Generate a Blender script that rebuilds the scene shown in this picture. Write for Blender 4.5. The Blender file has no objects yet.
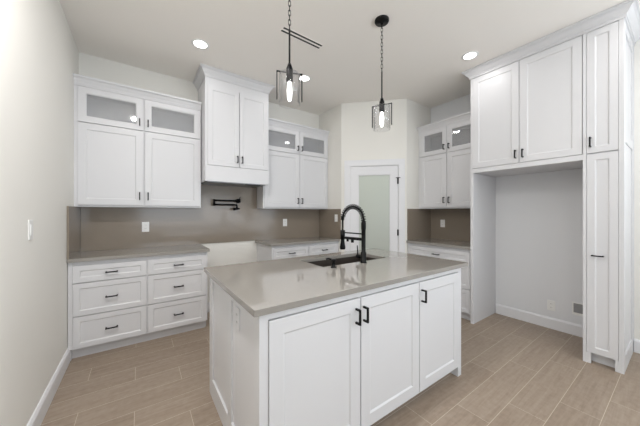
import bpy, bmesh, math, random
from mathutils import Vector, Matrix
random.seed(4)
C = bpy.context.scene.collection
S = bpy.context.scene
PI = math.pi

# ------------------------------------------------------------------ camera, world, lights, exposure
cam = bpy.data.objects.new('camera', bpy.data.cameras.new('camera'))
C.objects.link(cam); S.camera = cam
cam.location = (0, 0, 1.325)
cam.rotation_euler = (PI / 2, 0, -0.611)
cam.data.sensor_width = 36
cam.data.lens = 258.4 / 640 * 36
cam.data.shift_y = -0.0004
cam.data.clip_start = 0.02

S.view_settings.view_transform = 'Standard'
S.view_settings.look = 'None'
S.view_settings.gamma = 1
S.view_settings.use_curve_mapping = False
S.view_settings.exposure = -0.05

w = bpy.data.worlds.new('sky'); S.world = w; w.use_nodes = True
bg = w.node_tree.nodes['Background']
bg.inputs[0].default_value = (0.80, 0.90, 1.0, 1)

XWALL = 3.873
P_REAR, P_RIGHT, P_LEFT, P_LAMP, P_NEAR, P_BACK, P_PANTRY, P_SKY = 106, 40, 8, 2.1, 32, 4.0, 24, 0.6


def area(name, loc, rot, sx, sy, power, col):
    l = bpy.data.lights.new(name, 'AREA'); l.shape = 'RECTANGLE'
    l.size = sx; l.size_y = sy; l.energy = power; l.color = col
    o = bpy.data.objects.new(name, l); C.objects.link(o)
    o.location = loc; o.rotation_euler = rot
    return o


bg.inputs[1].default_value = P_SKY
# daylight coming through the big rear window and the side window behind the camera
area('daylight_rear_window', (1.7, -3.36, 1.45), (PI / 2 + 1.05, 0, 0), 3.4, 2.2, P_REAR, (0.85, 0.92, 1.0))
area('daylight_right_window', (XWALL - 0.06, -1.7, 1.3), (PI / 2 + 0.5, 0, PI / 2), 2.1, 2.0, P_RIGHT, (0.85, 0.92, 1.0))

area('added_left_fill', (-0.47, -1.9, 1.5), (PI / 2 + 0.4, 0, -PI / 2), 1.9, 1.9, P_LEFT, (0.85, 0.92, 1.0))  # fill light added from the left, out of view behind the camera


# ------------------------------------------------------------------ materials
def lin(c):
    return tuple(((v / 255) / 12.92 if v / 255 <= 0.04045 else ((v / 255 + 0.055) / 1.055) ** 2.4) for v in c) + (1,)


def mat(name, rgb, rough=0.5, metal=0.0, noise=0.0, nscale=8, bump=0.0, bscale=200, coat=0.0):
    m = bpy.data.materials.new(name); m.use_nodes = True
    nt = m.node_tree; b = nt.nodes['Principled BSDF']
    b.inputs['Base Color'].default_value = lin(rgb)
    b.inputs['Roughness'].default_value = rough
    b.inputs['Metallic'].default_value = metal
    b.inputs['Coat Weight'].default_value = coat
    tc = nt.nodes.new('ShaderNodeTexCoord')
    if noise:
        n = nt.nodes.new('ShaderNodeTexNoise'); n.inputs['Scale'].default_value = nscale
        n.inputs['Detail'].default_value = 6
        nt.links.new(tc.outputs['Object'], n.inputs['Vector'])
        mx = nt.nodes.new('ShaderNodeMix'); mx.data_type = 'RGBA'
        c = lin(rgb)
        mx.inputs[6].default_value = tuple(v * (1 - noise) for v in c[:3]) + (1,)
        mx.inputs[7].default_value = tuple(min(1, v * (1 + noise)) for v in c[:3]) + (1,)
        nt.links.new(n.outputs['Fac'], mx.inputs[0])
        nt.links.new(mx.outputs[2], b.inputs['Base Color'])
    if bump:
        n = nt.nodes.new('ShaderNodeTexNoise'); n.inputs['Scale'].default_value = bscale
        nt.links.new(tc.outputs['Object'], n.inputs['Vector'])
        bp = nt.nodes.new('ShaderNodeBump'); bp.inputs['Strength'].default_value = bump
        bp.inputs['Distance'].default_value = 0.001
        nt.links.new(n.outputs['Fac'], bp.inputs['Height'])
        nt.links.new(bp.outputs['Normal'], b.inputs['Normal'])
    return m


M = {}
M['cab'] = mat('white_cabinet_paint', (220, 220, 222), 0.38, noise=0.01, nscale=3)
M['wall'] = mat('warm_white_wall_paint', (237, 235, 229), 0.75, noise=0.01, nscale=2, bump=0.15, bscale=150)
M['ceil'] = mat('ceiling_paint', (250, 246, 240), 0.9, noise=0.01, nscale=2, bump=0.3, bscale=120)
M['trim'] = mat('white_trim_paint', (232, 232, 234), 0.4, noise=0.01, nscale=3)
M['niche'] = mat('pale_wall_paint', (228, 229, 231), 0.7, noise=0.01, nscale=2)
M['quartz'] = mat('taupe_quartz', (151, 147, 141), 0.045, noise=0.035, nscale=60, coat=0.2)
M['splash'] = mat('taupe_quartz_splash', (141, 130, 117), 0.14, noise=0.03, nscale=50)
M['black'] = mat('matte_black_metal', (13, 13, 14), 0.42, metal=0.6, noise=0.05, nscale=20)
M['pull'] = mat('dark_bronze_pull', (26, 26, 29), 0.35, metal=0.8, noise=0.05, nscale=20)
M['sink'] = mat('dark_composite_sink', (62, 55, 50), 0.45, noise=0.15, nscale=300)
M['steel'] = mat('steel', (150, 150, 152), 0.3, metal=0.9, noise=0.05, nscale=40)
M['plastic'] = mat('white_plastic', (238, 238, 236), 0.35, noise=0.005)
M['dark'] = mat('dark_slot', (30, 28, 27), 0.8, noise=0.05)
M['greybox'] = mat('galvanised_grey', (150, 150, 150), 0.6, noise=0.1, nscale=30)
M['inner'] = mat('cabinet_interior', (196, 196, 198), 0.6, noise=0.01)


def emis(name, col, st):
    m = bpy.data.materials.new(name); m.use_nodes = True
    nt = m.node_tree; nt.nodes.remove(nt.nodes['Principled BSDF'])
    e = nt.nodes.new('ShaderNodeEmission'); e.inputs[0].default_value = col; e.inputs[1].default_value = st
    nt.links.new(e.outputs[0], nt.nodes['Material Output'].inputs[0]); return m


M['lens'] = emis('lit_lamp_lens', (1, 0.98, 0.95, 1), 9)
M['bulb'] = emis('lit_filament_bulb', (1, 0.97, 0.93, 1), 7)


def glass(name, tint, rough=0.02, gloss_bump=0.0, milk=0.0):
    m = bpy.data.materials.new(name); m.use_nodes = True
    nt = m.node_tree; nt.nodes.remove(nt.nodes['Principled BSDF'])
    t = nt.nodes.new('ShaderNodeBsdfTransparent'); t.inputs[0].default_value = tint
    g = nt.nodes.new('ShaderNodeBsdfGlossy'); g.inputs['Roughness'].default_value = rough
    lw = nt.nodes.new('ShaderNodeLayerWeight')
    pw = nt.nodes.new('ShaderNodeMath'); pw.operation = 'POWER'; pw.inputs[1].default_value = 4.0
    f = nt.nodes.new('ShaderNodeMath'); f.operation = 'MULTIPLY_ADD'; f.inputs[1].default_value = 0.6; f.inputs[2].default_value = 0.05
    nt.links.new(lw.outputs['Facing'], pw.inputs[0]); nt.links.new(pw.outputs[0], f.inputs[0])
    mx = nt.nodes.new('ShaderNodeMixShader')
    if gloss_bump:
        tc = nt.nodes.new('ShaderNodeTexCoord')
        n = nt.nodes.new('ShaderNodeTexNoise'); n.inputs['Scale'].default_value = 60
        bp = nt.nodes.new('ShaderNodeBump'); bp.inputs['Strength'].default_value = gloss_bump
        bp.inputs['Distance'].default_value = 0.002
        nt.links.new(tc.outputs['Object'], n.inputs['Vector'])
        nt.links.new(n.outputs['Fac'], bp.inputs['Height'])
        nt.links.new(bp.outputs['Normal'], g.inputs['Normal']); nt.links.new(bp.outputs['Normal'], lw.inputs['Normal'])
    if milk:      # lightly textured, cloudy glass
        d = nt.nodes.new('ShaderNodeBsdfDiffuse'); d.inputs[0].default_value = (0.75, 0.75, 0.76, 1)
        m2 = nt.nodes.new('ShaderNodeMixShader'); m2.inputs[0].default_value = milk
        nt.links.new(t.outputs[0], m2.inputs[1]); nt.links.new(d.outputs[0], m2.inputs[2]); t = m2
    nt.links.new(f.outputs[0], mx.inputs[0]); nt.links.new(t.outputs[0], mx.inputs[1]); nt.links.new(g.outputs[0], mx.inputs[2])
    nt.links.new(mx.outputs[0], nt.nodes['Material Output'].inputs[0]); return m


M['glass'] = glass('cabinet_glass', (0.92, 0.93, 0.94, 1), 0.03, 0.05, 0.24)
M['shade'] = glass('seeded_shade_glass', (0.985, 0.985, 0.99, 1), 0.04, 0.3)
M['clear'] = glass('window_glass', (0.97, 0.98, 0.98, 1), 0.0)


def frosted():
    m = bpy.data.materials.new('frosted_glass'); m.use_nodes = True
    nt = m.node_tree; b = nt.nodes['Principled BSDF']
    b.inputs['Base Color'].default_value = lin((215, 217, 211)); b.inputs['Roughness'].default_value = 0.14
    t = nt.nodes.new('ShaderNodeBsdfTranslucent'); t.inputs[0].default_value = lin((205, 215, 208))
    mx = nt.nodes.new('ShaderNodeMixShader'); mx.inputs[0].default_value = 0.35
    nt.links.new(b.outputs[0], mx.inputs[1]); nt.links.new(t.outputs[0], mx.inputs[2])
    nt.links.new(mx.outputs[0], nt.nodes['Material Output'].inputs[0]); return m


M['frost'] = frosted()


def floor_mat():
    m = bpy.data.materials.new('wood_look_plank_tile'); m.use_nodes = True
    nt = m.node_tree; L = nt.links; b = nt.nodes['Principled BSDF']

    def N(t, **k):
        n = nt.nodes.new(t)
        for a, v in k.items(): setattr(n, a, v)
        return n

    def math_(op, a, c=None, d=None):
        n = N('ShaderNodeMath', operation=op)
        for i, v in enumerate((a, c, d)):
            if v is None: continue
            if isinstance(v, (int, float)): n.inputs[i].default_value = v
            else: L.new(v, n.inputs[i])
        return n.outputs[0]
    tc = N('ShaderNodeTexCoord'); sp = N('ShaderNodeSeparateXYZ'); L.new(tc.outputs['Object'], sp.inputs[0])
    X, Y = sp.outputs[0], sp.outputs[1]
    yr = math_('DIVIDE', math_('SUBTRACT', Y, 0.52), 0.2)
    row = math_('FLOOR', yr); fy = math_('FRACT', yr)
    xr = math_('DIVIDE', math_('ADD', math_('SUBTRACT', X, 0.28), math_('MULTIPLY', math_('SUBTRACT', row, 6), 0.305)), 0.915)
    col = math_('FLOOR', xr); fx = math_('FRACT', xr)
    g = 0.0014
    gy = math_('LESS_THAN', math_('MINIMUM', fy, math_('SUBTRACT', 1.0, fy)), g / 0.2)
    gx = math_('LESS_THAN', math_('MINIMUM', fx, math_('SUBTRACT', 1.0, fx)), g / 0.915)
    gr = math_('MAXIMUM', gx, gy)
    cb = N('ShaderNodeCombineXYZ'); L.new(row, cb.inputs[0]); L.new(col, cb.inputs[1])
    wn = N('ShaderNodeTexWhiteNoise', noise_dimensions='3D'); L.new(cb.outputs[0], wn.inputs[0])
    # grain
    cv = N('ShaderNodeCombineXYZ')
    L.new(math_('ADD', math_('MULTIPLY', X, 1.6), math_('MULTIPLY', wn.outputs[0], 37.0)), cv.inputs[0])
    L.new(math_('MULTIPLY', Y, 22.0), cv.inputs[1]); L.new(math_('MULTIPLY', wn.outputs[0], 11.0), cv.inputs[2])
    n1 = N('ShaderNodeTexNoise'); n1.inputs['Scale'].default_value = 1.6; n1.inputs['Detail'].default_value = 8
    n1.inputs['Roughness'].default_value = 0.62; n1.inputs['Distortion'].default_value = 1.2; L.new(cv.outputs[0], n1.inputs[0])
    n2 = N('ShaderNodeTexNoise'); n2.inputs['Scale'].default_value = 28.0; n2.inputs['Detail'].default_value = 5
    L.new(tc.outputs['Object'], n2.inputs[0])
    cr = N('ShaderNodeValToRGB'); e = cr.color_ramp.elements
    e[0].position = 0.28; e[0].color = lin((134, 117, 102)); e[1].position = 0.78; e[1].color = lin((171, 156, 140))
    k = e.new(0.5); k.color = lin((153, 137, 121))
    f = math_('ADD', math_('MULTIPLY', n1.outputs[0], 0.62), math_('ADD', math_('MULTIPLY', n2.outputs[0], 0.33), math_('MULTIPLY', math_('SUBTRACT', wn.outputs[0], 0.25), 0.12)))
    L.new(f, cr.inputs[0])
    mx = N('ShaderNodeMix', data_type='RGBA'); L.new(gr, mx.inputs[0]); L.new(cr.outputs[0], mx.inputs[6])
    mx.inputs[7].default_value = lin((198, 185, 167)); L.new(mx.outputs[2], b.inputs['Base Color'])
    b.inputs['Roughness'].default_value = 0.42
    bp = N('ShaderNodeBump'); bp.inputs['Strength'].default_value = 0.35; bp.inputs['Distance'].default_value = 0.002
    L.new(math_('SUBTRACT', math_('MULTIPLY', n1.outputs[0], 0.3), gr), bp.inputs['Height']); L.new(bp.outputs[0], b.inputs['Normal'])
    return m


M['floor'] = floor_mat()


# ------------------------------------------------------------------ mesh helpers
class MB:
    def __init__(s): s.bm = bmesh.new()

    def box(s, x0, x1, y0, y1, z0, z1, bev=0.0):
        vs = [s.bm.verts.new(p) for p in ((x0, y0, z0), (x1, y0, z0), (x1, y1, z0), (x0, y1, z0), (x0, y0, z1), (x1, y0, z1), (x1, y1, z1), (x0, y1, z1))]
        fs = [s.bm.faces.new([vs[i] for i in q]) for q in ((3, 2, 1, 0), (4, 5, 6, 7), (0, 1, 5, 4), (1, 2, 6, 5), (2, 3, 7, 6), (3, 0, 4, 7))]
        if bev:
            es = list({e for f in fs for e in f.edges})
            bmesh.ops.bevel(s.bm, geom=es, offset=bev, segments=2, affect='EDGES', profile=0.5)
        return s

    def tube(s, pts, r, n=12, closed=False, smooth=True):
        pts = [Vector(p) for p in pts]; rings = []
        rr = r if isinstance(r, (list, tuple)) else [r] * len(pts)
        up = None
        for i, p in enumerate(pts):
            if closed: d = (pts[(i + 1) % len(pts)] - pts[i - 1])
            else: d = pts[min(i + 1, len(pts) - 1)] - pts[max(i - 1, 0)]
            if d.length < 1e-9: d = Vector((0, 0, 1))
            d.normalize()
            if up is None:
                up = Vector((1, 0, 0)) if abs(d.x) < 0.8 else Vector((0, 1, 0))
            u = (up - d * up.dot(d)); u.normalize(); up = u; v = d.cross(u)
            rings.append([s.bm.verts.new(p + (u * math.cos(2 * PI * k / n) + v * math.sin(2 * PI * k / n)) * rr[i]) for k in range(n)])
        m = len(rings)
        for i in range(m if closed else m - 1):
            a, b = rings[i], rings[(i + 1) % m]
            for k in range(n):
                f = s.bm.faces.new((a[k], a[(k + 1) % n], b[(k + 1) % n], b[k])); f.smooth = smooth
        if not closed:
            s.bm.faces.new(rings[0][::-1]); s.bm.faces.new(rings[-1])
        return s

    def lathe(s, prof, cx=0, cy=0, n=32, smooth=True):
        rings = []
        for r, z in prof:
            if r < 1e-6: rings.append([s.bm.verts.new((cx, cy, z))])
            else: rings.append([s.bm.verts.new((cx + r * math.cos(2 * PI * k / n), cy + r * math.sin(2 * PI * k / n), z)) for k in range(n)])
        for a, b in zip(rings, rings[1:]):
            for k in range(n):
                k2 = (k + 1) % n
                if len(a) == 1 and len(b) == 1: continue
                if len(a) == 1: f = s.bm.faces.new((a[0], b[k], b[k2]))
                elif len(b) == 1: f = s.bm.faces.new((a[k], b[0], a[k2]))
                else: f = s.bm.faces.new((a[k], b[k], b[k2], a[k2]))
                f.smooth = smooth
        return s

    def prism(s, poly, z0, z1):
        a = [s.bm.verts.new((x, y, z0)) for x, y in poly]; b = [s.bm.verts.new((x, y, z1)) for x, y in poly]
        n = len(poly)
        s.bm.faces.new(a[::-1]); s.bm.faces.new(b)
        for i in range(n): s.bm.faces.new((a[i], a[(i + 1) % n], b[(i + 1) % n], b[i]))
        return s

    def sweep(s, path, prof):
        """mitred moulding: path (x,y) points, prof (out,z) closed loop; 'out' is to the right of travel"""
        P = [Vector(p) for p in path]; rings = []
        for i, p in enumerate(P):
            d0 = (P[i] - P[i - 1]).normalized() if i else None
            d1 = (P[i + 1] - P[i]).normalized() if i < len(P) - 1 else None
            n0 = Vector((d0.y, -d0.x)) if d0 else None; n1 = Vector((d1.y, -d1.x)) if d1 else None
            if n0 and n1:
                b = (n0 + n1).normalized(); b = b / max(0.2, b.dot(n0))
            else: b = n0 or n1
            rings.append([s.bm.verts.new((p.x + b.x * o, p.y + b.y * o, z)) for o, z in prof])
        m = len(prof)
        for a, b in zip(rings, rings[1:]):
            for k in range(m): s.bm.faces.new((a[k], a[(k + 1) % m], b[(k + 1) % m], b[k]))
        s.bm.faces.new(rings[0][::-1]); s.bm.faces.new(rings[-1])
        return s

    def shaker(s, x0, x1, z0, z1, st=0.058, y=0.0, th=0.02, open_=False):
        """shaker front: outer front at y, recessed flat panel (or an opening for glass)"""
        e = 0.0015; dep = 0.007; sl = 0.009

        def loop(i, yy): return [s.bm.verts.new(p) for p in ((x0 + i, yy, z0 + i), (x1 - i, yy, z0 + i), (x1 - i, yy, z1 - i), (x0 + i, yy, z1 - i))]
        L = [loop(0, y + th), loop(0, y + e), loop(e, y), loop(st, y), loop(st + sl, y + dep)]
        if open_: L += [loop(st + sl, y + th)]
        for a, b in zip(L, L[1:]):
            for k in range(4): s.bm.faces.new((a[k], a[(k + 1) % 4], b[(k + 1) % 4], b[k]))
        if open_:
            a, b = L[-1], L[0]
            for k in range(4): s.bm.faces.new((a[k], a[(k + 1) % 4], b[(k + 1) % 4], b[k]))
        else:
            s.bm.faces.new(L[-1]); s.bm.faces.new(L[0][::-1])
        return s

    def build(s, name, m, parent=None, loc=(0, 0, 0)):
        bmesh.ops.recalc_face_normals(s.bm, faces=s.bm.faces)
        me = bpy.data.meshes.new(name); s.bm.to_mesh(me); s.bm.free()
        me.materials.append(M[m] if isinstance(m, str) else m)
        o = bpy.data.objects.new(name, me); C.objects.link(o)
        if parent: o.parent = parent
        o.location = loc
        return o


def thing(name, label, cat, loc, rz=0.0, group=None):
    o = bpy.data.objects.new(name, None); C.objects.link(o); o.empty_display_size = 0.1
    o.location = loc; o.rotation_euler = (0, 0, rz)
    o['label'] = label; o['category'] = cat
    if group: o['group'] = group
    return o


def tag(o, label, cat, group=None):
    o['label'] = label; o['category'] = cat
    if group: o['group'] = group
    return o


def struct(o): o['kind'] = 'structure'; return o


# ------------------------------------------------------------------ key dimensions (metres)
H = 3.02
XL, XW, YB = -0.520, 3.873, 3.69
XS, YS, XR, YR = 2.57, 3.09, 3.256, 2.404      # pantry walls
YREAR = -3.5

# ------------------------------------------------------------------ setting
struct(MB().box(XL - 0.1, XW + 0.1, YREAR - 0.1, YB + 0.1, -0.1, 0).build('floor', 'floor'))
struct(MB().box(XL - 0.1, XW + 0.1, YREAR - 0.1, YB + 0.1, H, H + 0.1).build('ceiling', 'ceil'))
struct(MB().box(XL - 0.1, XW + 0.1, YB, YB + 0.1, 0, H).build('wall_back', 'wall'))
wl = MB().box(XL - 0.1, XL, -0.9, YB, 0, H).box(XL - 0.1, XL, YREAR, -2.9, 0, H)
wl.box(XL - 0.1, XL, -2.9, -0.9, 0, 0.5).box(XL - 0.1, XL, -2.9, -0.9, 2.5, H)
struct(wl.build('wall_left', 'wall'))
struct(MB().box(XW, XW + 0.1, 0.30, YB, 0, H).build('wall_right', 'niche'))
wl = MB().box(XW, XW + 0.1, -0.6, 0.30, 0, H).box(XW, XW + 0.1, YREAR, -2.8, 0, H)
wl.box(XW, XW + 0.1, -2.8, -0.6, 0, 0.2).box(XW, XW + 0.1, -2.8, -0.6, 2.5, H)
struct(wl.build('wall_right_front', 'wall'))
wr = MB().box(XL - 0.1, -0.15, YREAR - 0.1, YREAR, 0, H).box(3.55, XW + 0.1, YREAR - 0.1, YREAR, 0, H)
wr.box(-0.15, 3.55, YREAR - 0.1, YREAR, 0, 0.25).box(-0.15, 3.55, YREAR - 0.1, YREAR, 2.65, H)
struct(wr.build('wall_rear', 'wall'))


def window(n, x0, x1, z0, z1, y, rz, org, mull):
    f = MB(); t = 0.05
    f.box(x0, x1, -0.03, 0.05, z0, z0 + t).box(x0, x1, -0.03, 0.05, z1 - t, z1)
    for k in range(mull + 1):
        xx = x0 + (x1 - x0 - t) * k / mull
        f.box(xx, xx + t, -0.03, 0.05, z0 + t, z1 - t)
    e = bpy.data.objects.new('window_%d' % n, None); C.objects.link(e); e.location = org; e.rotation_euler = (0, 0, rz); e['kind'] = 'structure'
    f.build('window_frame', 'trim', e)
    MB().box(x0 + t, x1 - t, 0.01, 0.016, z0 + t, z1 - t).build('pane', 'clear', e)


window(1, -0.15, 3.55, 0.25, 2.65, 0, 0, (0, YREAR - 0.06, 0), 3)
window(3, 0.9, 2.9, 0.5, 2.5, 0, PI / 2, (XL - 0.05, -3.8, 0), 2)  # unseen left window, added to go with the left fill light
window(2, 0.6, 2.8, 0.2, 2.5, 0, -PI / 2, (XW + 0.05, 0, 0), 2)

# pantry enclosure
struct(MB().box(XS, XS + 0.10, YS, YB, 0, H).build('wall_pantry_left', 'wall'))
struct(MB().box(XR, XW, YR, YR + 0.10, 0, H).build('wall_pantry_right', 'wall'))
DL = math.hypot(XR - XS, YS - YR)           # length of the diagonal wall
dg = bpy.data.objects.new('wall_diagonal', None)
d0, d1, dtop = 0.145, 0.845, 2.03
wd = MB().box(0, d0 - 0.012, 0, 0.1, 0, H).box(d1 + 0.012, DL, 0, 0.1, 0, H).box(d0 - 0.012, d1 + 0.012, 0, 0.1, dtop + 0.012, H)
wdo = struct(wd.build('wall_diagonal', 'wall')); wdo.location = (XS, YS, 0); wdo.rotation_euler = (0, 0, -PI / 4)

# pantry door
dr = bpy.data.objects.new('door_1', None); C.objects.link(dr); dr.location = (XS, YS, 0); dr.rotation_euler = (0, 0, -PI / 4); dr['kind'] = 'structure'
cs = MB()
cs.box(d0 - 0.098, d0 - 0.012, -0.018, 0, 0, dtop + 0.012, 0.002).box(d1 + 0.012, d1 + 0.098, -0.018, 0, 0, dtop + 0.012, 0.002)
cs.box(d0 - 0.098, d1 + 0.098, -0.018, 0, dtop + 0.012, dtop + 0.098, 0.002)
cs.box(d0 - 0.012, d0 - 0.003, -0.01, 0.1, 0, dtop + 0.012).box(d1 + 0.003, d1 + 0.012, -0.01, 0.1, 0, dtop + 0.012).box(d0 - 0.012, d1 + 0.012, -0.01, 0.1, dtop + 0.003, dtop + 0.012)
cs.build('door_casing', 'trim', dr)
sl = MB().box(d0, d0 + 0.11, 0, 0.035, 0.01, dtop).box(d1 - 0.11, d1, 0, 0.035, 0.01, dtop)
sl.box(d0 + 0.11, d1 - 0.11, 0, 0.035, 0.01, 0.25).box(d0 + 0.11, d1 - 0.11, 0, 0.035, dtop - 0.125, dtop)
g = 0.012
for a in ((d0 + 0.11, d0 + 0.11 + g), (d1 - 0.11 - g, d1 - 0.11)): sl.box(a[0], a[1], 0.007, 0.028, 0.25, dtop - 0.125)
sl.box(d0 + 0.11, d1 - 0.11, 0.007, 0.028, 0.25, 0.25 + g).box(d0 + 0.11, d1 - 0.11, 0.007, 0.028, dtop - 0.125 - g, dtop - 0.125)
sl.build('door_slab', 'trim', dr)
MB().box(d0 + 0.115, d1 - 0.115, 0.014, 0.020, 0.255, dtop - 0.13).build('glass_pane', 'frost', dr)
for z in (0.20, 1.03, 1.80):
    MB().tube([(d1 + 0.002, -0.012, z - 0.045), (d1 + 0.002, -0.012, z + 0.045)], 0.007, 10).box(d1 - 0.012, d1 + 0.003, -0.004, 0, z - 0.045, z + 0.045).build('door_hinge', 'pull', dr)
MB().tube([(d1 + 0.002, -0.012, 1.845), (d1 + 0.002, -0.06, 1.845)], 0.004, 8).tube([(d1 - 0.035, -0.03, 1.845), (d1 + 0.03, -0.03, 1.845)], 0.005, 8).build('door_stop', 'pull', dr)

BBP = [(0, 0), (0.018, 0), (0.018, 0.106), (0.014, 0.114), (0.007, 0.124), (0, 0.124)]


def baseboard(name, path, h=1.0):
    return struct(MB().sweep(path, [(o, z * h) for o, z in BBP]).build(name, 'trim'))


baseboard('baseboard_left', [(XL, -0.6), (XL, 3.21)])
baseboard('baseboard_back', [(0.66, YB), (1.44, YB)])
baseboard('baseboard_right', [(XW, 1.465), (XW, 0.55)])
baseboard('baseboard_right_front', [(XW, 0.30), (XW, YREAR)])
baseboard('baseboard_pantry', [(XS + 0.033, YS - 0.033), (XS + 0.034, YS - 0.034)])
struct(MB().box(XL, XL + 0.012, -0.6, 1.865, 0.124, H).build('trim_1', 'wall'))


# ------------------------------------------------------------------ cabinet parts
def pull_v(x, z0, z1, y=0.0):
    b = MB(); t = 0.0052; p = 0.028
    b.box(x - t, x + t, y - p - 2 * t, y - p, z0, z1, 0.001)
    b.box(x - t, x + t, y - p, y, z0, z0 + 2 * t).box(x - t, x + t, y - p, y, z1 - 2 * t, z1)
    return b


def pull_h(x0, x1, z, y=0.0):
    b = MB(); t = 0.0052; p = 0.028
    b.box(x0, x1, y - p - 2 * t, y - p, z - t, z + t, 0.001)
    b.box(x0, x0 + 2 * t, y - p, y, z - t, z + t).box(x1 - 2 * t, x1, y - p, y, z - t, z + t)
    return b


def door(par, x0, x1, z0, z1, hx=None, hz=None, name='door', st=0.058, hmat='pull'):
    d = MB().shaker(x0, x1, z0, z1, st).build(name, 'cab', par)
    if hx is not None: pull_v(hx, hz - 0.043, hz + 0.043).build('handle', hmat, d)
    return d


def glass_door(par, x0, x1, z0, z1, hx, hz, st=0.056):
    d = MB().shaker(x0, x1, z0, z1, st, open_=True).build('glass_door', 'cab', par)
    MB().box(x0 + st - 0.002, x1 - st + 0.002, 0.0125, 0.0165, z0 + st - 0.002, z1 - st + 0.002).build('glass_pane', 'glass', d)
    pull_v(hx, hz - 0.036, hz + 0.036).build('handle', 'pull', d)
    return d


def drawer(par, x0, x1, z0, z1, st=0.045, h=True, hx=None):
    d = MB().shaker(x0, x1, z0, z1, st).build('drawer_front', 'cab', par)
    if h:
        c = hx if hx is not None else (x0 + x1) / 2; zc = (z0 + z1) / 2
        pull_h(c - 0.046, c + 0.046, zc).build('handle', 'pull', d)
    return d


def crown_prof(z0, z1, out):
    h = z1 - z0
    return [(-0.004, z0), (0.009, z0), (0.009, z0 + h * 0.20), (0.015, z0 + h * 0.20), (0.015, z0 + h * 0.27), (out * 0.36, z0 + h * 0.36), (out * 0.52, z0 + h * 0.50), (out * 0.68, z0 + h * 0.68), (out * 0.84, z0 + h * 0.75), (out * 0.84, z0 + h * 0.80), (out, z0 + h * 0.80), (out, z1), (-0.004, z1)]


ZB, ZG, ZT, ZC = 1.385, 2.222, 2.575, 2.665


def upper_unit(name, label, loc, rz, W, depth, splits, xdoor, zb=ZB, zg=ZG, zt=ZT, zc=ZC, crown=None, group=None):
    """stacked upper cabinet: two tall doors, two glass doors above and a crown.  local x to the right, y into the wall"""
    t = thing(name, label, 'cabinet', loc, rz, group)
    b = MB(); T = 0.018
    b.box(0, W, 0.021, depth, zb, zg - 0.002)                    # closed lower box
    b.box(0, T, 0.021, depth, zg - 0.002, zt).box(W - T, W, 0.021, depth, zg - 0.002, zt)
    b.box(T, W - T, 0.021, depth, zt - T, zt).box(T, W - T, depth - 0.008, depth, zg, zt - T)
    c = sum(splits) / 2
    b.box(c - 0.03, c + 0.03, 0.021, 0.04, zg - 0.002, zt - T)
    b.box(0, xdoor[0] + 0.002, 0.010, 0.021, zb, zt).box(xdoor[1] - 0.002, W, 0.010, 0.021, zb, zt)
    b.box(c - 0.006, c + 0.006, 0.012, 0.021, zb, zt)
    b.build('cabinet_body', 'cab', t)
    z1 = zb + 0.020
    door(t, xdoor[0], splits[0], z1, zg - 0.004, splits[0] - 0.03, zb + 0.12, st=0.062)
    door(t, splits[1], xdoor[1], z1, zg - 0.004, splits[1] + 0.03, zb + 0.12, st=0.062)
    glass_door(t, xdoor[0], splits[0], zg + 0.002, zt - 0.003, splits[0] - 0.03, zg + 0.085)
    glass_door(t, splits[1], xdoor[1], zg + 0.002, zt - 0.003, splits[1] + 0.03, zg + 0.085)
    MB().sweep(crown or [(0, 0.010), (W, 0.010)], crown_prof(zt, zc, 0.05)).build('crown_moulding', 'cab', t)
    MB().box(0, W, 0.02, depth, zt, zt + 0.01).build('top_panel', 'cab', t)
    return t


# left uppers
YU = 3.43
upper_unit('upper_cabinet', 'white two-door upper cabinet with glass top doors, against the left wall', (XL, YU, 0), 0, 1.142, YB - YU - 0.002, (0.556, 0.572), (0.028, 1.130),
           crown=[(0.0, 0.010), (1.142, 0.010)])
# uppers right of hood
upper_unit('upper_cabinet', 'white upper cabinet with glass top doors between hood cabinet and pantry corner', (1.432, YU, 0), 0, XS - 1.432, YB - YU - 0.002, (0.584, 0.596), (0.015, XS - 1.432 - 0.015))
# uppers on the right wall
upper_unit('upper_cabinet', 'white upper cabinet with glass top doors, beside the refrigerator niche', (3.54, YR, 0), -PI / 2, YR - 1.503, XW - 3.54 - 0.002, (0.446, 0.458), (0.035, 0.892), zg=2.172, zt=2.55, zc=2.635)

# range hood cabinet
YH = 3.23
hx0, hx1 = 0.632, 1.424
t = thing('hood_cabinet', 'tall white hood cabinet reaching the ceiling above the range gap', 'cabinet', (hx0, YH, 0))
Wd = hx1 - hx0; dp = YB - YH - 0.002
b = MB().box(0, Wd, 0.021, dp, 1.70 + 0.02, 2.93).box(0, 0.02, 0.021, dp, 1.70, 1.72).box(Wd - 0.02, Wd, 0.021, dp, 1.70, 1.72).box(0, Wd, 0.0, 0.021, 1.70, 1.885)
b.box(0, 0.026, 0.006, 0.021, 1.885, 2.93).box(Wd - 0.018, Wd, 0.006, 0.021, 1.885, 2.93).box(0.026, Wd - 0.018, 0.006, 0.021, 2.831, 2.93)
b.build('cabinet_body', 'cab', t)
door(t, 0.028, 0.395, 1.890, 2.83, 0.37, 1.985, st=0.05)
door(t, 0.403, Wd - 0.02, 1.890, 2.83, 0.43, 1.985, st=0.05)
MB().sweep([(0, dp), (0, 0.004), (Wd, 0.004), (Wd, dp)], crown_prof(2.92, H - 0.001, 0.062)).build('crown_moulding', 'cab', t)
ins = MB().box(0.03, Wd - 0.03, 0.04, dp - 0.03, 1.692, 1.72).build('hood_insert', 'steel', t); ins['label'] = 'grey steel underside'
MB().box(0.50, 0.70, 0.05, 0.11, 1.688, 1.693).build('hood_control', 'dark', t)

# base cabinets ------------------------------------------------
YD = 3.150


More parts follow.
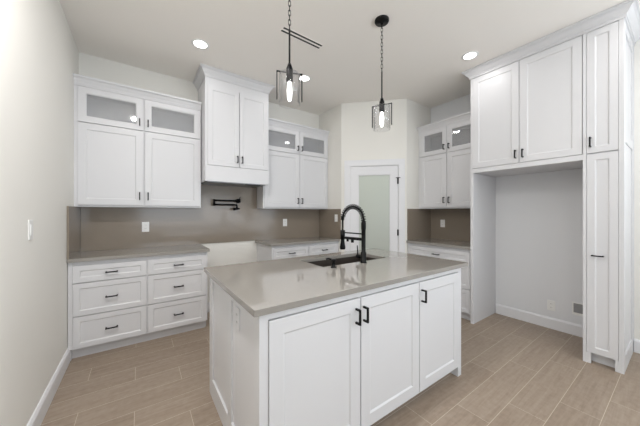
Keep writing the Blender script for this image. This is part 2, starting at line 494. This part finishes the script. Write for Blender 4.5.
def base_unit(label, loc, rz, W, depth, xs, zs, sides=(), name='base_cabinet'):
    t = thing(name, label, 'cabinet', loc, rz)
    b = MB().box(0, W, 0.021, depth, 0.10, 0.883)
    b.box(0, 0.018, 0.021, depth, 0, 0.10).box(W - 0.018, W, 0.08, depth, 0, 0.10)
    b.box(0, xs[0][0] - 0.002, 0.008, 0.021, 0.10, 0.883).box(xs[-1][1] + 0.002, W, 0.008, 0.021, 0.10, 0.883)
    b.box(xs[0][0], xs[-1][1], 0.010, 0.021, 0.853, 0.883)
    for (a, c), (d, e) in zip(xs, xs[1:]): b.box(c + 0.001, d - 0.001, 0.012, 0.021, 0.10, 0.86)
    b.build('cabinet_body', 'cab', t)
    MB().box(0.018, W - 0.018, 0.065, 0.08, 0, 0.10).build('toe_kick', 'cab', t)
    for a, c in xs:
        for z0, z1 in zs: drawer(t, a, c, z0, z1)
    return t


ZS = [(0.693, 0.845), (0.393, 0.685), (0.100, 0.385)]
base_unit('white six-drawer base cabinet against the left wall', (XL + 0.004, YD, 0), 0, 1.156, YB - YD - 0.002, [(0.031, 0.578), (0.590, 1.140)], ZS)
base_unit('white base cabinet between range gap and pantry corner', (1.435, YD, 0), 0, XS - 1.439, YB - YD - 0.002, [(0.02, 0.567), (0.579, 1.12)], ZS)
base_unit('white base cabinet with one drawer stack, left of refrigerator niche', (3.27, YR - 0.004, 0), -PI / 2, YR - 0.006 - 1.503, XW - 3.27 - 0.002, [(0.02, 0.885)], ZS)

CT0, CT1 = 0.884, 0.915
o = MB().box(XL + 0.001, 0.660, 3.125, YB - 0.001, CT0, CT1, 0.002).build('countertop', 'quartz'); tag(o, 'taupe stone countertop on the six-drawer base cabinet by left wall', 'countertop')
o = MB().box(1.405, XS - 0.001, 3.125, YB - 0.001, CT0, CT1, 0.002).build('countertop', 'quartz'); tag(o, 'taupe stone countertop between range gap and pantry corner', 'countertop')
o = MB().box(3.245, XW - 0.001, 1.504, YR - 0.001, CT0, CT1, 0.002).build('countertop', 'quartz'); tag(o, 'short taupe stone countertop beside the refrigerator niche', 'countertop')

# backsplashes
TS = 0.015
o = MB().box(XL + TS + 0.001, XS - TS - 0.001, YB - TS, YB - 0.001, CT1 + 0.001, ZB - 0.001).box(0.625, 1.43, YB - TS, YB - 0.001, ZB - 0.001, 1.698).build('backsplash', 'splash')
tag(o, 'long taupe stone backsplash on back wall behind the pot filler', 'backsplash')
o = MB().box(XL + 0.001, XL + TS, 3.125, YB - 0.001, CT1 + 0.001, ZB - 0.001).build('backsplash', 'splash'); tag(o, 'narrow taupe side splash on left wall below upper cabinet', 'backsplash')
o = MB().box(XS - TS, XS - 0.001, YS + 0.01, YB - 0.001, CT1 + 0.001, ZB - 0.001).build('backsplash', 'splash'); tag(o, 'taupe side splash on wall left of the pantry door', 'backsplash')
o = MB().box(XR + 0.01, XW - TS - 0.001, YR - TS, YR - 0.001, CT1 + 0.001, ZB - 0.001).build('backsplash', 'splash'); tag(o, 'taupe side splash on wall right of the pantry door', 'backsplash')
o = MB().box(XW - TS, XW - 0.001, 1.504, YR - 0.001, CT1 + 0.001, ZB - 0.001).build('backsplash', 'splash'); tag(o, 'taupe stone backsplash on right wall beside refrigerator niche', 'backsplash')

# refrigerator surround ----------------------------------------
XF = 3.255
R = -PI / 2
YP0, YP1, YN, YE = 1.503, 1.470, 0.545, 0.304
dpf = XW - XF - 0.002
t = thing('refrigerator_panel', 'tall white side panel left of the empty refrigerator niche', 'panel', (XF, YP0, 0), R)
MB().box(0, YP0 - YP1, 0.0, dpf, 0, 1.795, 0.001).build('panel_board', 'cab', t)
t = thing('over_refrigerator_cabinet', 'wide white two-door cabinet over the empty refrigerator niche', 'cabinet', (XF, YP0, 0), R)
Wf = YP0 - YN
b = MB().box(0, Wf, 0.021, dpf, 1.797, 2.93).box(0, Wf, 0.0, 0.021, 1.797, 1.845).box(0, 0.024, 0.004, 0.021, 1.845, 2.93).box(0.024, Wf, 0.004, 0.021, 2.918, 2.93)
b.box(0.480, 0.492, 0.012, 0.021, 1.845, 2.917)
b.build('cabinet_body', 'cab', t)
door(t, 0.026, 0.481, 1.850, 2.916, 0.455, 1.94, st=0.062)
door(t, 0.489, Wf - 0.006, 1.850, 2.916, 0.518, 1.94, st=0.062)
MB().sweep([(0, dpf), (0, 0.0), (Wf, 0.0)], crown_prof(2.920, H - 0.001, 0.07)).build('crown_moulding', 'cab', t)

t = thing('tall_pantry_cabinet', 'narrow full-height white pullout cabinet right of the refrigerator niche', 'cabinet', (XF, YN, 0), R)
Wp = YN - YE
b = MB().box(0, Wp - 0.019, 0.021, dpf, 0.095, 2.93).box(0, 0.022, 0.0, 0.021, 0, 2.93).box(Wp - 0.030, Wp - 0.019, 0.0, 0.021, 0, 2.93)
b.box(0.0222, 0.050, 0.0005, 0.03, 0.0005, 0.093).box(Wp - 0.050, Wp - 0.0305, 0.0005, 0.03, 0.0005, 0.093).box(0.0003, 0.018, 0.022, dpf, 0.0005, 0.0945)
b.box(0.022, Wp - 0.030, 0.004, 0.021, 2.918, 2.93)
b.build('cabinet_body', 'cab', t)
MB().box(0.02, Wp - 0.02, 0.07, 0.085, 0, 0.095).build('toe_kick', 'cab', t)
door(t, 0.024, Wp - 0.032, 1.850, 2.916, 0.048, 1.945, st=0.05)
d = MB().shaker(0.024, Wp - 0.032, 0.095, 1.838, 0.05).build('pullout_front', 'cab', t)
pull_h(0.055, 0.130, 0.952).build('handle', 'pull', d)
# applied shaker panels on the exposed side (local +x side)
sp = MB(); X0 = Wp - 0.0185; X1 = Wp
sp.box(X0, X1, 0.0, 0.075, 0, 2.93).box(X0, X1, dpf - 0.075, dpf, 0, 2.93)
for z0, z1 in ((0, 0.13), (1.92, 2.0), (2.84, 2.93)): sp.box(X0, X1, 0.075, dpf - 0.075, z0, z1)
sp.box(X0, X1 - 0.009, 0.075, dpf - 0.075, 0.13, 1.92).box(X0, X1 - 0.009, 0.075, dpf - 0.075, 2.0, 2.84)
sp.build('side_panel', 'cab', t)
MB().sweep([(0.001, 0.0), (Wp, 0.0), (Wp, dpf)], crown_prof(2.920, H - 0.001, 0.07)).build('crown_moulding', 'cab', t)

# island --------------------------------------------------------
ix0, ix1, iy0, iy1 = 0.447, 2.160, 1.062, 2.035
t = thing('island_cabinet', 'white kitchen island cabinet with three shaker doors, standing mid room', 'cabinet', (ix0, iy0, 0))
W = ix1 - ix0; D = iy1 - iy0
b = MB().box(0.02, W, 0.06, 0.10, 0, 0.883)          # front carcass board set back at the toe
b = MB()
b.box(0.0185, W - 0.0185, D - 0.018, D - 0.0005, 0, 0.883)         # back board
b.box(0, 0.018, 0.0245, D, 0, 0.883).box(W - 0.018, W, 0.0245, D, 0, 0.883)
b.box(0.018, W - 0.018, 0.022, D - 0.018, 0.088, 0.106)  # bottom
b.box(0, 0.022, 0.008, 0.024, 0, 0.883).box(W - 0.050, W, 0.008, 0.024, 0, 0.883)
b.box(0.022, W - 0.050, 0.008, 0.024, 0.85, 0.883)
b.box(0.570, 0.586, 0.012, 0.024, 0.09, 0.85).box(1.124, 1.140, 0.012, 0.024, 0.09, 0.85)
b.box(W - 0.049, W - 0.019, 0.025, 0.09, 0.0005, 0.087)
b.build('cabinet_body', 'cab', t)
MB().box(0.018, W - 0.05, 0.075, 0.09, 0, 0.088).build('toe_kick', 'cab', t)
door(t, 0.024, 0.574, 0.088, 0.845, 0.541, 0.752, st=0.07, hmat='black')
door(t, 0.582, 1.128, 0.088, 0.845, 0.600, 0.752, st=0.07, hmat='black')
door(t, 1.136, W - 0.052, 0.088, 0.845, 1.157, 0.752, st=0.07, hmat='black')
# panelled left side: local x=0 face, outwards -x
sp = MB(); a = -0.019
sp.box(a, 0, 0.008, 0.06, 0, 0.883).box(a, 0, 0.43, 0.50, 0, 0.883).box(a, 0, D - 0.085, D, 0, 0.883)
for y0, y1 in ((0.06, 0.43), (0.50, D - 0.085)):
    sp.box(a, 0, y0, y1, 0, 0.13).box(a, 0, y0, y1, 0.83, 0.883).box(a + 0.011, 0, y0, y1, 0.13, 0.83)
sp.build('side_panel', 'cab', t)

# island worktop with sink hole
sx0, sx1, sy0, sy1 = 1.140, 1.862, 1.585, 1.945
tx0, tx1, ty0, ty1 = 0.396, 2.226, 1.046, 2.085


def slab_hole(x, y, z0, z1):
    b = MB(); bm = b.bm; g = {}
    for k, z in enumerate((z0, z1)):
        for i, xx in enumerate(x):
            for j, yy in enumerate(y): g[i, j, k] = bm.verts.new((xx, yy, z))
    for i in range(3):
        for j in range(3):
            if (i, j) == (1, 1): continue
            for k in (0, 1): bm.faces.new((g[i, j, k], g[i + 1, j, k], g[i + 1, j + 1, k], g[i, j + 1, k]))
    for i in range(3):
        for j in (0, 3): bm.faces.new((g[i, j, 0], g[i + 1, j, 0], g[i + 1, j, 1], g[i, j, 1]))
    for j in range(3):
        for i in (0, 3): bm.faces.new((g[i, j, 0], g[i, j + 1, 0], g[i, j + 1, 1], g[i, j, 1]))
    bm.faces.new((g[1, 1, 0], g[2, 1, 0], g[2, 1, 1], g[1, 1, 1])); bm.faces.new((g[1, 2, 0], g[2, 2, 0], g[2, 2, 1], g[1, 2, 1]))
    bm.faces.new((g[1, 1, 0], g[1, 2, 0], g[1, 2, 1], g[1, 1, 1])); bm.faces.new((g[2, 1, 0], g[2, 2, 0], g[2, 2, 1], g[2, 1, 1]))
    return b


o = slab_hole((tx0, sx0, sx1, tx1), (ty0, sy0, sy1, ty1), CT0, CT1).build('island_countertop', 'quartz')
bv = o.modifiers.new('bevel', 'BEVEL'); bv.width = 0.002; bv.segments = 2; bv.limit_method = 'ANGLE'
tag(o, 'large glossy taupe stone countertop on the kitchen island', 'countertop')

t = thing('kitchen_sink', 'dark rectangular undermount sink set in the island countertop', 'sink', ((sx0 + sx1) / 2, (sy0 + sy1) / 2, CT0 - 0.22))
a, c, q = (sx1 - sx0) / 2 + 0.004, (sy1 - sy0) / 2 + 0.004, 0.012
b = MB().box(-a - q, a + q, -c - q, c + q, 0, q)
b.box(-a - q, -a, -c - q, c + q, q, 0.219).box(a, a + q, -c - q, c + q, q, 0.219).box(-a, a, -c - q, -c, q, 0.219).box(-a, a, c, c + q, q, 0.219)
b.build('basin', 'sink', t)
MB().lathe([(0.0, q + 0.002), (0.03, q + 0.002), (0.045, q + 0.006), (0.055, q + 0.001)], 0, 0, 24).build('drain', 'steel', t)

# faucet ---------------------------------------------------------
fx, fy = 1.512, 1.535
FA = math.radians(97)        # direction of the spout
t = thing('kitchen_faucet', 'matte black spring pull-down faucet standing at the island sink', 'faucet', (fx, fy, CT1), FA)
MB().lathe([(0, 0), (0.027, 0), (0.027, 0.008), (0.023, 0.012), (0.023, 0.085), (0.017, 0.09), (0.017, 0.27), (0.020, 0.275), (0.020, 0.325), (0.016, 0.335), (0.010, 0.35), (0, 0.35)], 0, 0, 28).build('faucet_body', 'black', t)
Rr = 0.117; top = 0.348
arc = [(0, 0, 0.33), (0, 0, top)] + [(Rr - Rr * math.cos(PI * k / 24), 0, top + Rr * 0.98 * math.sin(PI * k / 24)) for k in range(1, 25)]
end = arc[-1]
MB().tube(arc + [(end[0], 0, 0.30), (end[0], 0, 0.24)], 0.0085, 12).build('hose', 'black', t)
# spring coil around the arch
coil = []; turns = 18
apts = [Vector(p) for p in arc]
lens = [0]
for p, q2 in zip(apts, apts[1:]): lens.append(lens[-1] + (q2 - p).length)
Lt = lens[-1] * 0.93; n = turns * 10
for i in range(n + 1):
    s_ = Lt * i / n
    k = max(j for j in range(len(lens)) if lens[j] <= s_ + 1e-9); k = min(k, len(apts) - 2)
    f_ = (s_ - lens[k]) / (lens[k + 1] - lens[k]); p = apts[k].lerp(apts[k + 1], f_)
    d = (apts[k + 1] - apts[k]).normalized(); u = Vector((0, 1, 0)); v = d.cross(u)
    an = 2 * PI * turns * i / n
    coil.append(p + (u * math.cos(an) + v * math.sin(an)) * 0.0195)
MB().tube(coil, 0.0034, 6).build('spring', 'black', t)
MB().lathe([(0, 0.085), (0.020, 0.085), (0.024, 0.090), (0.025, 0.105), (0.017, 0.15), (0.015, 0.24), (0.013, 0.25), (0, 0.25)], end[0], 0, 24).build('spray_head', 'black', t)
MB().tube([(end[0], 0, 0.345), (end[0], 0, 0.385)], 0.014, 16).build('hose_collar', 'black', t)
MB().tube([(0.015, 0, 0.235), (end[0], 0, 0.235)], 0.0055, 10).build('holder_bar', 'black', t)
MB().tube([(0.015, 0, 0.190), (0.20, 0, 0.190)], 0.012, 14).tube([(0.20, 0, 0.190), (0.225, 0, 0.190)], 0.009, 12).tube([(end[0], 0, 0.175), (end[0], 0, 0.255)], 0.021, 18).build('support_arm', 'black', t)
MB().tube([(0.12, 0, 0.188), (0.12, 0, 0.155)], 0.013, 14).build('filler_spout', 'black', t)
MB().tube([(0.175, 0, 0.188), (0.175, 0, 0.160)], 0.010, 14).build('spout_knob', 'black', t)
MB().tube([(0, 0, 0.045), (0.03, 0.0, 0.045), (0.068, 0, 0.045)], 0.017, 16).tube([(0.060, 0, 0.055), (0.066, 0, 0.135)], [0.006, 0.0045], 10).build('lever_handle', 'black', t)

t = thing('soap_dispenser', 'small matte black soap dispenser left of the island faucet', 'dispenser', (1.192, 1.525, CT1), math.radians(100))
MB().lathe([(0, 0), (0.022, 0), (0.022, 0.007), (0.013, 0.012), (0.013, 0.045), (0.018, 0.048), (0.018, 0.062), (0, 0.064)], 0, 0, 24).build('pump_body', 'black', t)
MB().tube([(0, 0, 0.055), (0.05, 0, 0.062), (0.075, 0, 0.055)], 0.006, 10).build('nozzle', 'black', t)

# pot filler -----------------------------------------------------
t = thing('pot_filler', 'matte black folded double-arm pot filler on the backsplash', 'faucet', (1.150, YB - TS, 1.490))
MB().tube([(0, 0.0, 0), (0, -0.008, 0)], 0.032, 24).tube([(0, -0.006, 0), (0, -0.075, 0)], 0.013, 14).build('wall_flange', 'black', t)
MB().tube([(0, -0.075, -0.022), (0, -0.075, 0.022)], 0.016, 14).tube([(0, -0.075, 0.0), (-0.335, -0.075, 0.0)], 0.0125, 12).tube([(0.0, -0.075, 0.02), (0.005, -0.09, 0.055)], 0.006, 8).build('upper_arm', 'black', t)
MB().tube([(-0.335, -0.075, 0.015), (-0.335, -0.075, -0.070)], 0.014, 14).tube([(-0.335, -0.075, -0.056), (-0.05, -0.075, -0.056)], 0.0125, 12).build('lower_arm', 'black', t)
MB().tube([(-0.06, -0.075, -0.056), (-0.040, -0.075, -0.062), (-0.036, -0.075, -0.08), (-0.040, -0.075, -0.125)], 0.014, 12).tube([(-0.085, -0.075, -0.115), (0.0, -0.075, -0.108)], [0.020, 0.012], 12).build('spout', 'black', t)


# outlets and switches -------------------------------------------
def plate(name, label, loc, rz, kind, pm='plastic'):
    t = thing(name, label, 'outlet' if kind == 'outlet' else 'switch', loc, rz)
    MB().box(-0.036, 0.036, -0.006, 0, -0.058, 0.058, 0.0025).build('cover_plate', pm, t)
    if kind == 'outlet':
        for z in (-0.02, 0.02):
            r = MB().box(-0.014, 0.014, -0.0075, -0.005, z - 0.013, z + 0.013, 0.001).build('receptacle', pm, t)
            MB().box(-0.0065, -0.0050, -0.0080, -0.0074, z - 0.005, z + 0.006).box(0.0050, 0.0065, -0.0080, -0.0074, z - 0.005, z + 0.006).build('slot', 'dark', r)
    else:
        MB().box(-0.016, 0.016, -0.009, -0.005, -0.032, 0.032, 0.001).build('rocker', 'plastic', t)
    return t


plate('wall_outlet', 'white outlet on the backsplash below the left upper cabinet', (0.063, YB - TS, 1.158), 0, 'outlet')
plate('wall_outlet', 'white outlet on the backsplash right of the pot filler', (1.895, YB - TS, 1.17), 0, 'outlet')
plate('wall_outlet', 'white outlet on the side splash left of pantry door', (XS - TS, 3.20, 1.24), -PI / 2, 'outlet')
plate('wall_outlet', 'white outlet on the splash beside the refrigerator niche', (XW - TS, 2.19, 1.16), -PI / 2, 'outlet')
plate('wall_outlet', 'white outlet low on the back of the refrigerator niche', (XW, 0.905, 0.262), -PI / 2, 'outlet')
plate('light_switch', 'white switch plate on the bare left wall', (XL, 2.20, 1.225), PI / 2, 'switch')
plate('wall_outlet', 'white outlet on the panelled end of the island', (ix0 - 0.008, 1.400, 0.755), -PI / 2, 'outlet', 'cab')
t = thing('water_supply_box', 'white-rimmed grey water box low in the refrigerator niche', 'utility box', (XW, 0.672, 0.295), -PI / 2)
MB().box(-0.060, 0.060, -0.006, 0, 0.05, 0.062).box(-0.060, 0.060, -0.006, 0, -0.075, -0.05).box(-0.060, -0.048, -0.006, 0, -0.05, 0.05).box(0.048, 0.060, -0.006, 0, -0.05, 0.05).build('rim', 'plastic', t)
MB().box(-0.048, 0.048, -0.003, 0, -0.05, 0.05).build('box_back', 'greybox', t)

# ceiling fixtures -------------------------------------------------
def recessed(x, y, label, group=None, power=P_LAMP):
    t = thing('recessed_light', label, 'ceiling light', (x, y, H), 0, group)
    MB().lathe([(0.060, 0), (0.060, -0.004), (0.066, -0.007), (0.080, -0.004), (0.083, 0)], 0, 0, 40).build('trim_ring', 'plastic', t)
    MB().lathe([(0, -0.003), (0.060, -0.003), (0.060, -0.001), (0, -0.001)], 0, 0, 40).build('lens', 'lens', t)
    l = bpy.data.lights.new('lamp', 'AREA'); l.shape = 'DISK'; l.size = 0.12; l.energy = power; l.color = (1.0, 0.98, 0.97)
    lo = bpy.data.objects.new('lamp', l); C.objects.link(lo); lo.parent = t; lo.location = (0, 0, -0.012)
    return t


recessed(0.505, 2.815, 'lit round recessed ceiling light in front of the hood cabinet')
recessed(1.705, 2.78, 'lit round recessed ceiling light seen beside the left pendant shade')
recessed(-0.06, 1.19, 'lit recessed ceiling light mirrored in the left upper cabinet glass', power=P_NEAR)
recessed(2.925, 1.355, 'lit round recessed ceiling light near the refrigerator cabinet crown')
for x, y in ((0.505, 0.0), (1.705, 0.0), (2.925, 0.0), (0.505, -1.6), (2.925, -1.6)):  # unseen lamps added to even out the room light
    recessed(x, y, 'round recessed ceiling light added unseen behind the camera for even light', 'added recessed lights behind the camera', P_BACK)

t = thing('slot_air_diffuser', 'black two-slot linear air diffuser in the white ceiling', 'vent', (1.30, 2.152, H), math.radians(1.5))
fr = MB()
for y0, y1 in ((-0.040, -0.033), (-0.010, 0.010), (0.033, 0.040)): fr.box(-0.22, 0.22, y0, y1, -0.005, 0)
fr.box(-0.226, -0.22, -0.04, 0.04, -0.005, 0).box(0.22, 0.226, -0.04, 0.04, -0.005, 0)
fr.build('frame', 'ceil', t)
for y in (-0.0215, 0.0215): MB().box(-0.22, 0.22, y - 0.0115, y + 0.0115, -0.003, -0.001).build('slot', 'dark', t)


def pendant(x, y, ang, label):
    t = thing('pendant_light', label, 'pendant light', (x, y, H), ang)
    zb = 2.055 - H; zt = 2.262 - H
    MB().lathe([(0, 0), (0.062, 0), (0.062, -0.012), (0.056, -0.022), (0.012, -0.026), (0.010, -0.040), (0, -0.040)], 0, 0, 36).build('canopy', 'black', t)
    # chain
    z = -0.036; i = 0; ch = MB(); zr = 2.585 - H
    while z > zr + 0.01:
        hh, ww = 0.020, 0.008
        pts = []
        for k in range(16):
            a_ = 2 * PI * k / 16; px = ww * math.cos(a_); pz = (hh - ww) * (1 if math.sin(a_) > 0 else -1) + ww * math.sin(a_)
            pts.append((px, 0, z - hh + pz) if i % 2 else (0, px, z - hh + pz))
        ch.tube(pts, 0.0021, 6, closed=True); z -= 0.032; i += 1
    ch.build('chain', 'black', t)
    MB().tube([(0, 0, z - 0.002), (0, 0, 2.325 - H)], 0.0062, 12).build('rod', 'black', t)
    MB().lathe([(0, 2.335 - H), (0.010, 2.333 - H), (0.016, 2.315 - H), (0.022, 2.30 - H), (0.023, 2.215 - H), (0.0195, 2.21 - H), (0, 2.21 - H)], 0, 0, 24).build('socket', 'pull', t)
    w_ = 0.085; b = MB(); h_ = 2.272 - H
    b.box(-w_, w_, -0.005, 0.005, h_ - 0.003, h_ + 0.003).box(-w_ - 0.003, -w_ + 0.003, -0.007, 0.007, 2.085 - H, h_ + 0.003).box(w_ - 0.003, w_ + 0.003, -0.007, 0.007, 2.085 - H, h_ + 0.003)
    b.build('bracket', 'black', t)
    r = 0.073
    MB().lathe([(0.024, zt + 0.002), (r - 0.006, zt), (r, zt - 0.006), (r, zb), (r - 0.003, zb), (r - 0.003, zt - 0.008), (r - 0.008, zt - 0.003), (0.024, zt - 0.001)], 0, 0, 48).build('glass_shade', 'shade', t)
    MB().lathe([(0, 2.212 - H), (0.010, 2.21 - H), (0.014, 2.19 - H), (0.017, 2.15 - H), (0.015, 2.10 - H), (0.008, 2.082 - H), (0, 2.078 - H)], 0, 0, 20).build('bulb', 'bulb', t)
    return t


pendant(0.834, 1.55, 0.333 * -1, 'glass pendant light with black bracket, nearer one, hanging above island left end')
pendant(1.750, 1.55, 1.094 * -1, 'glass pendant light with round black canopy, farther one, above island right end')

# unseen pantry lamp, added to make the frosted door pane glow
recessed(3.30, 3.15, 'unseen recessed light added inside the closed pantry to brighten the frosted pane', power=P_PANTRY)
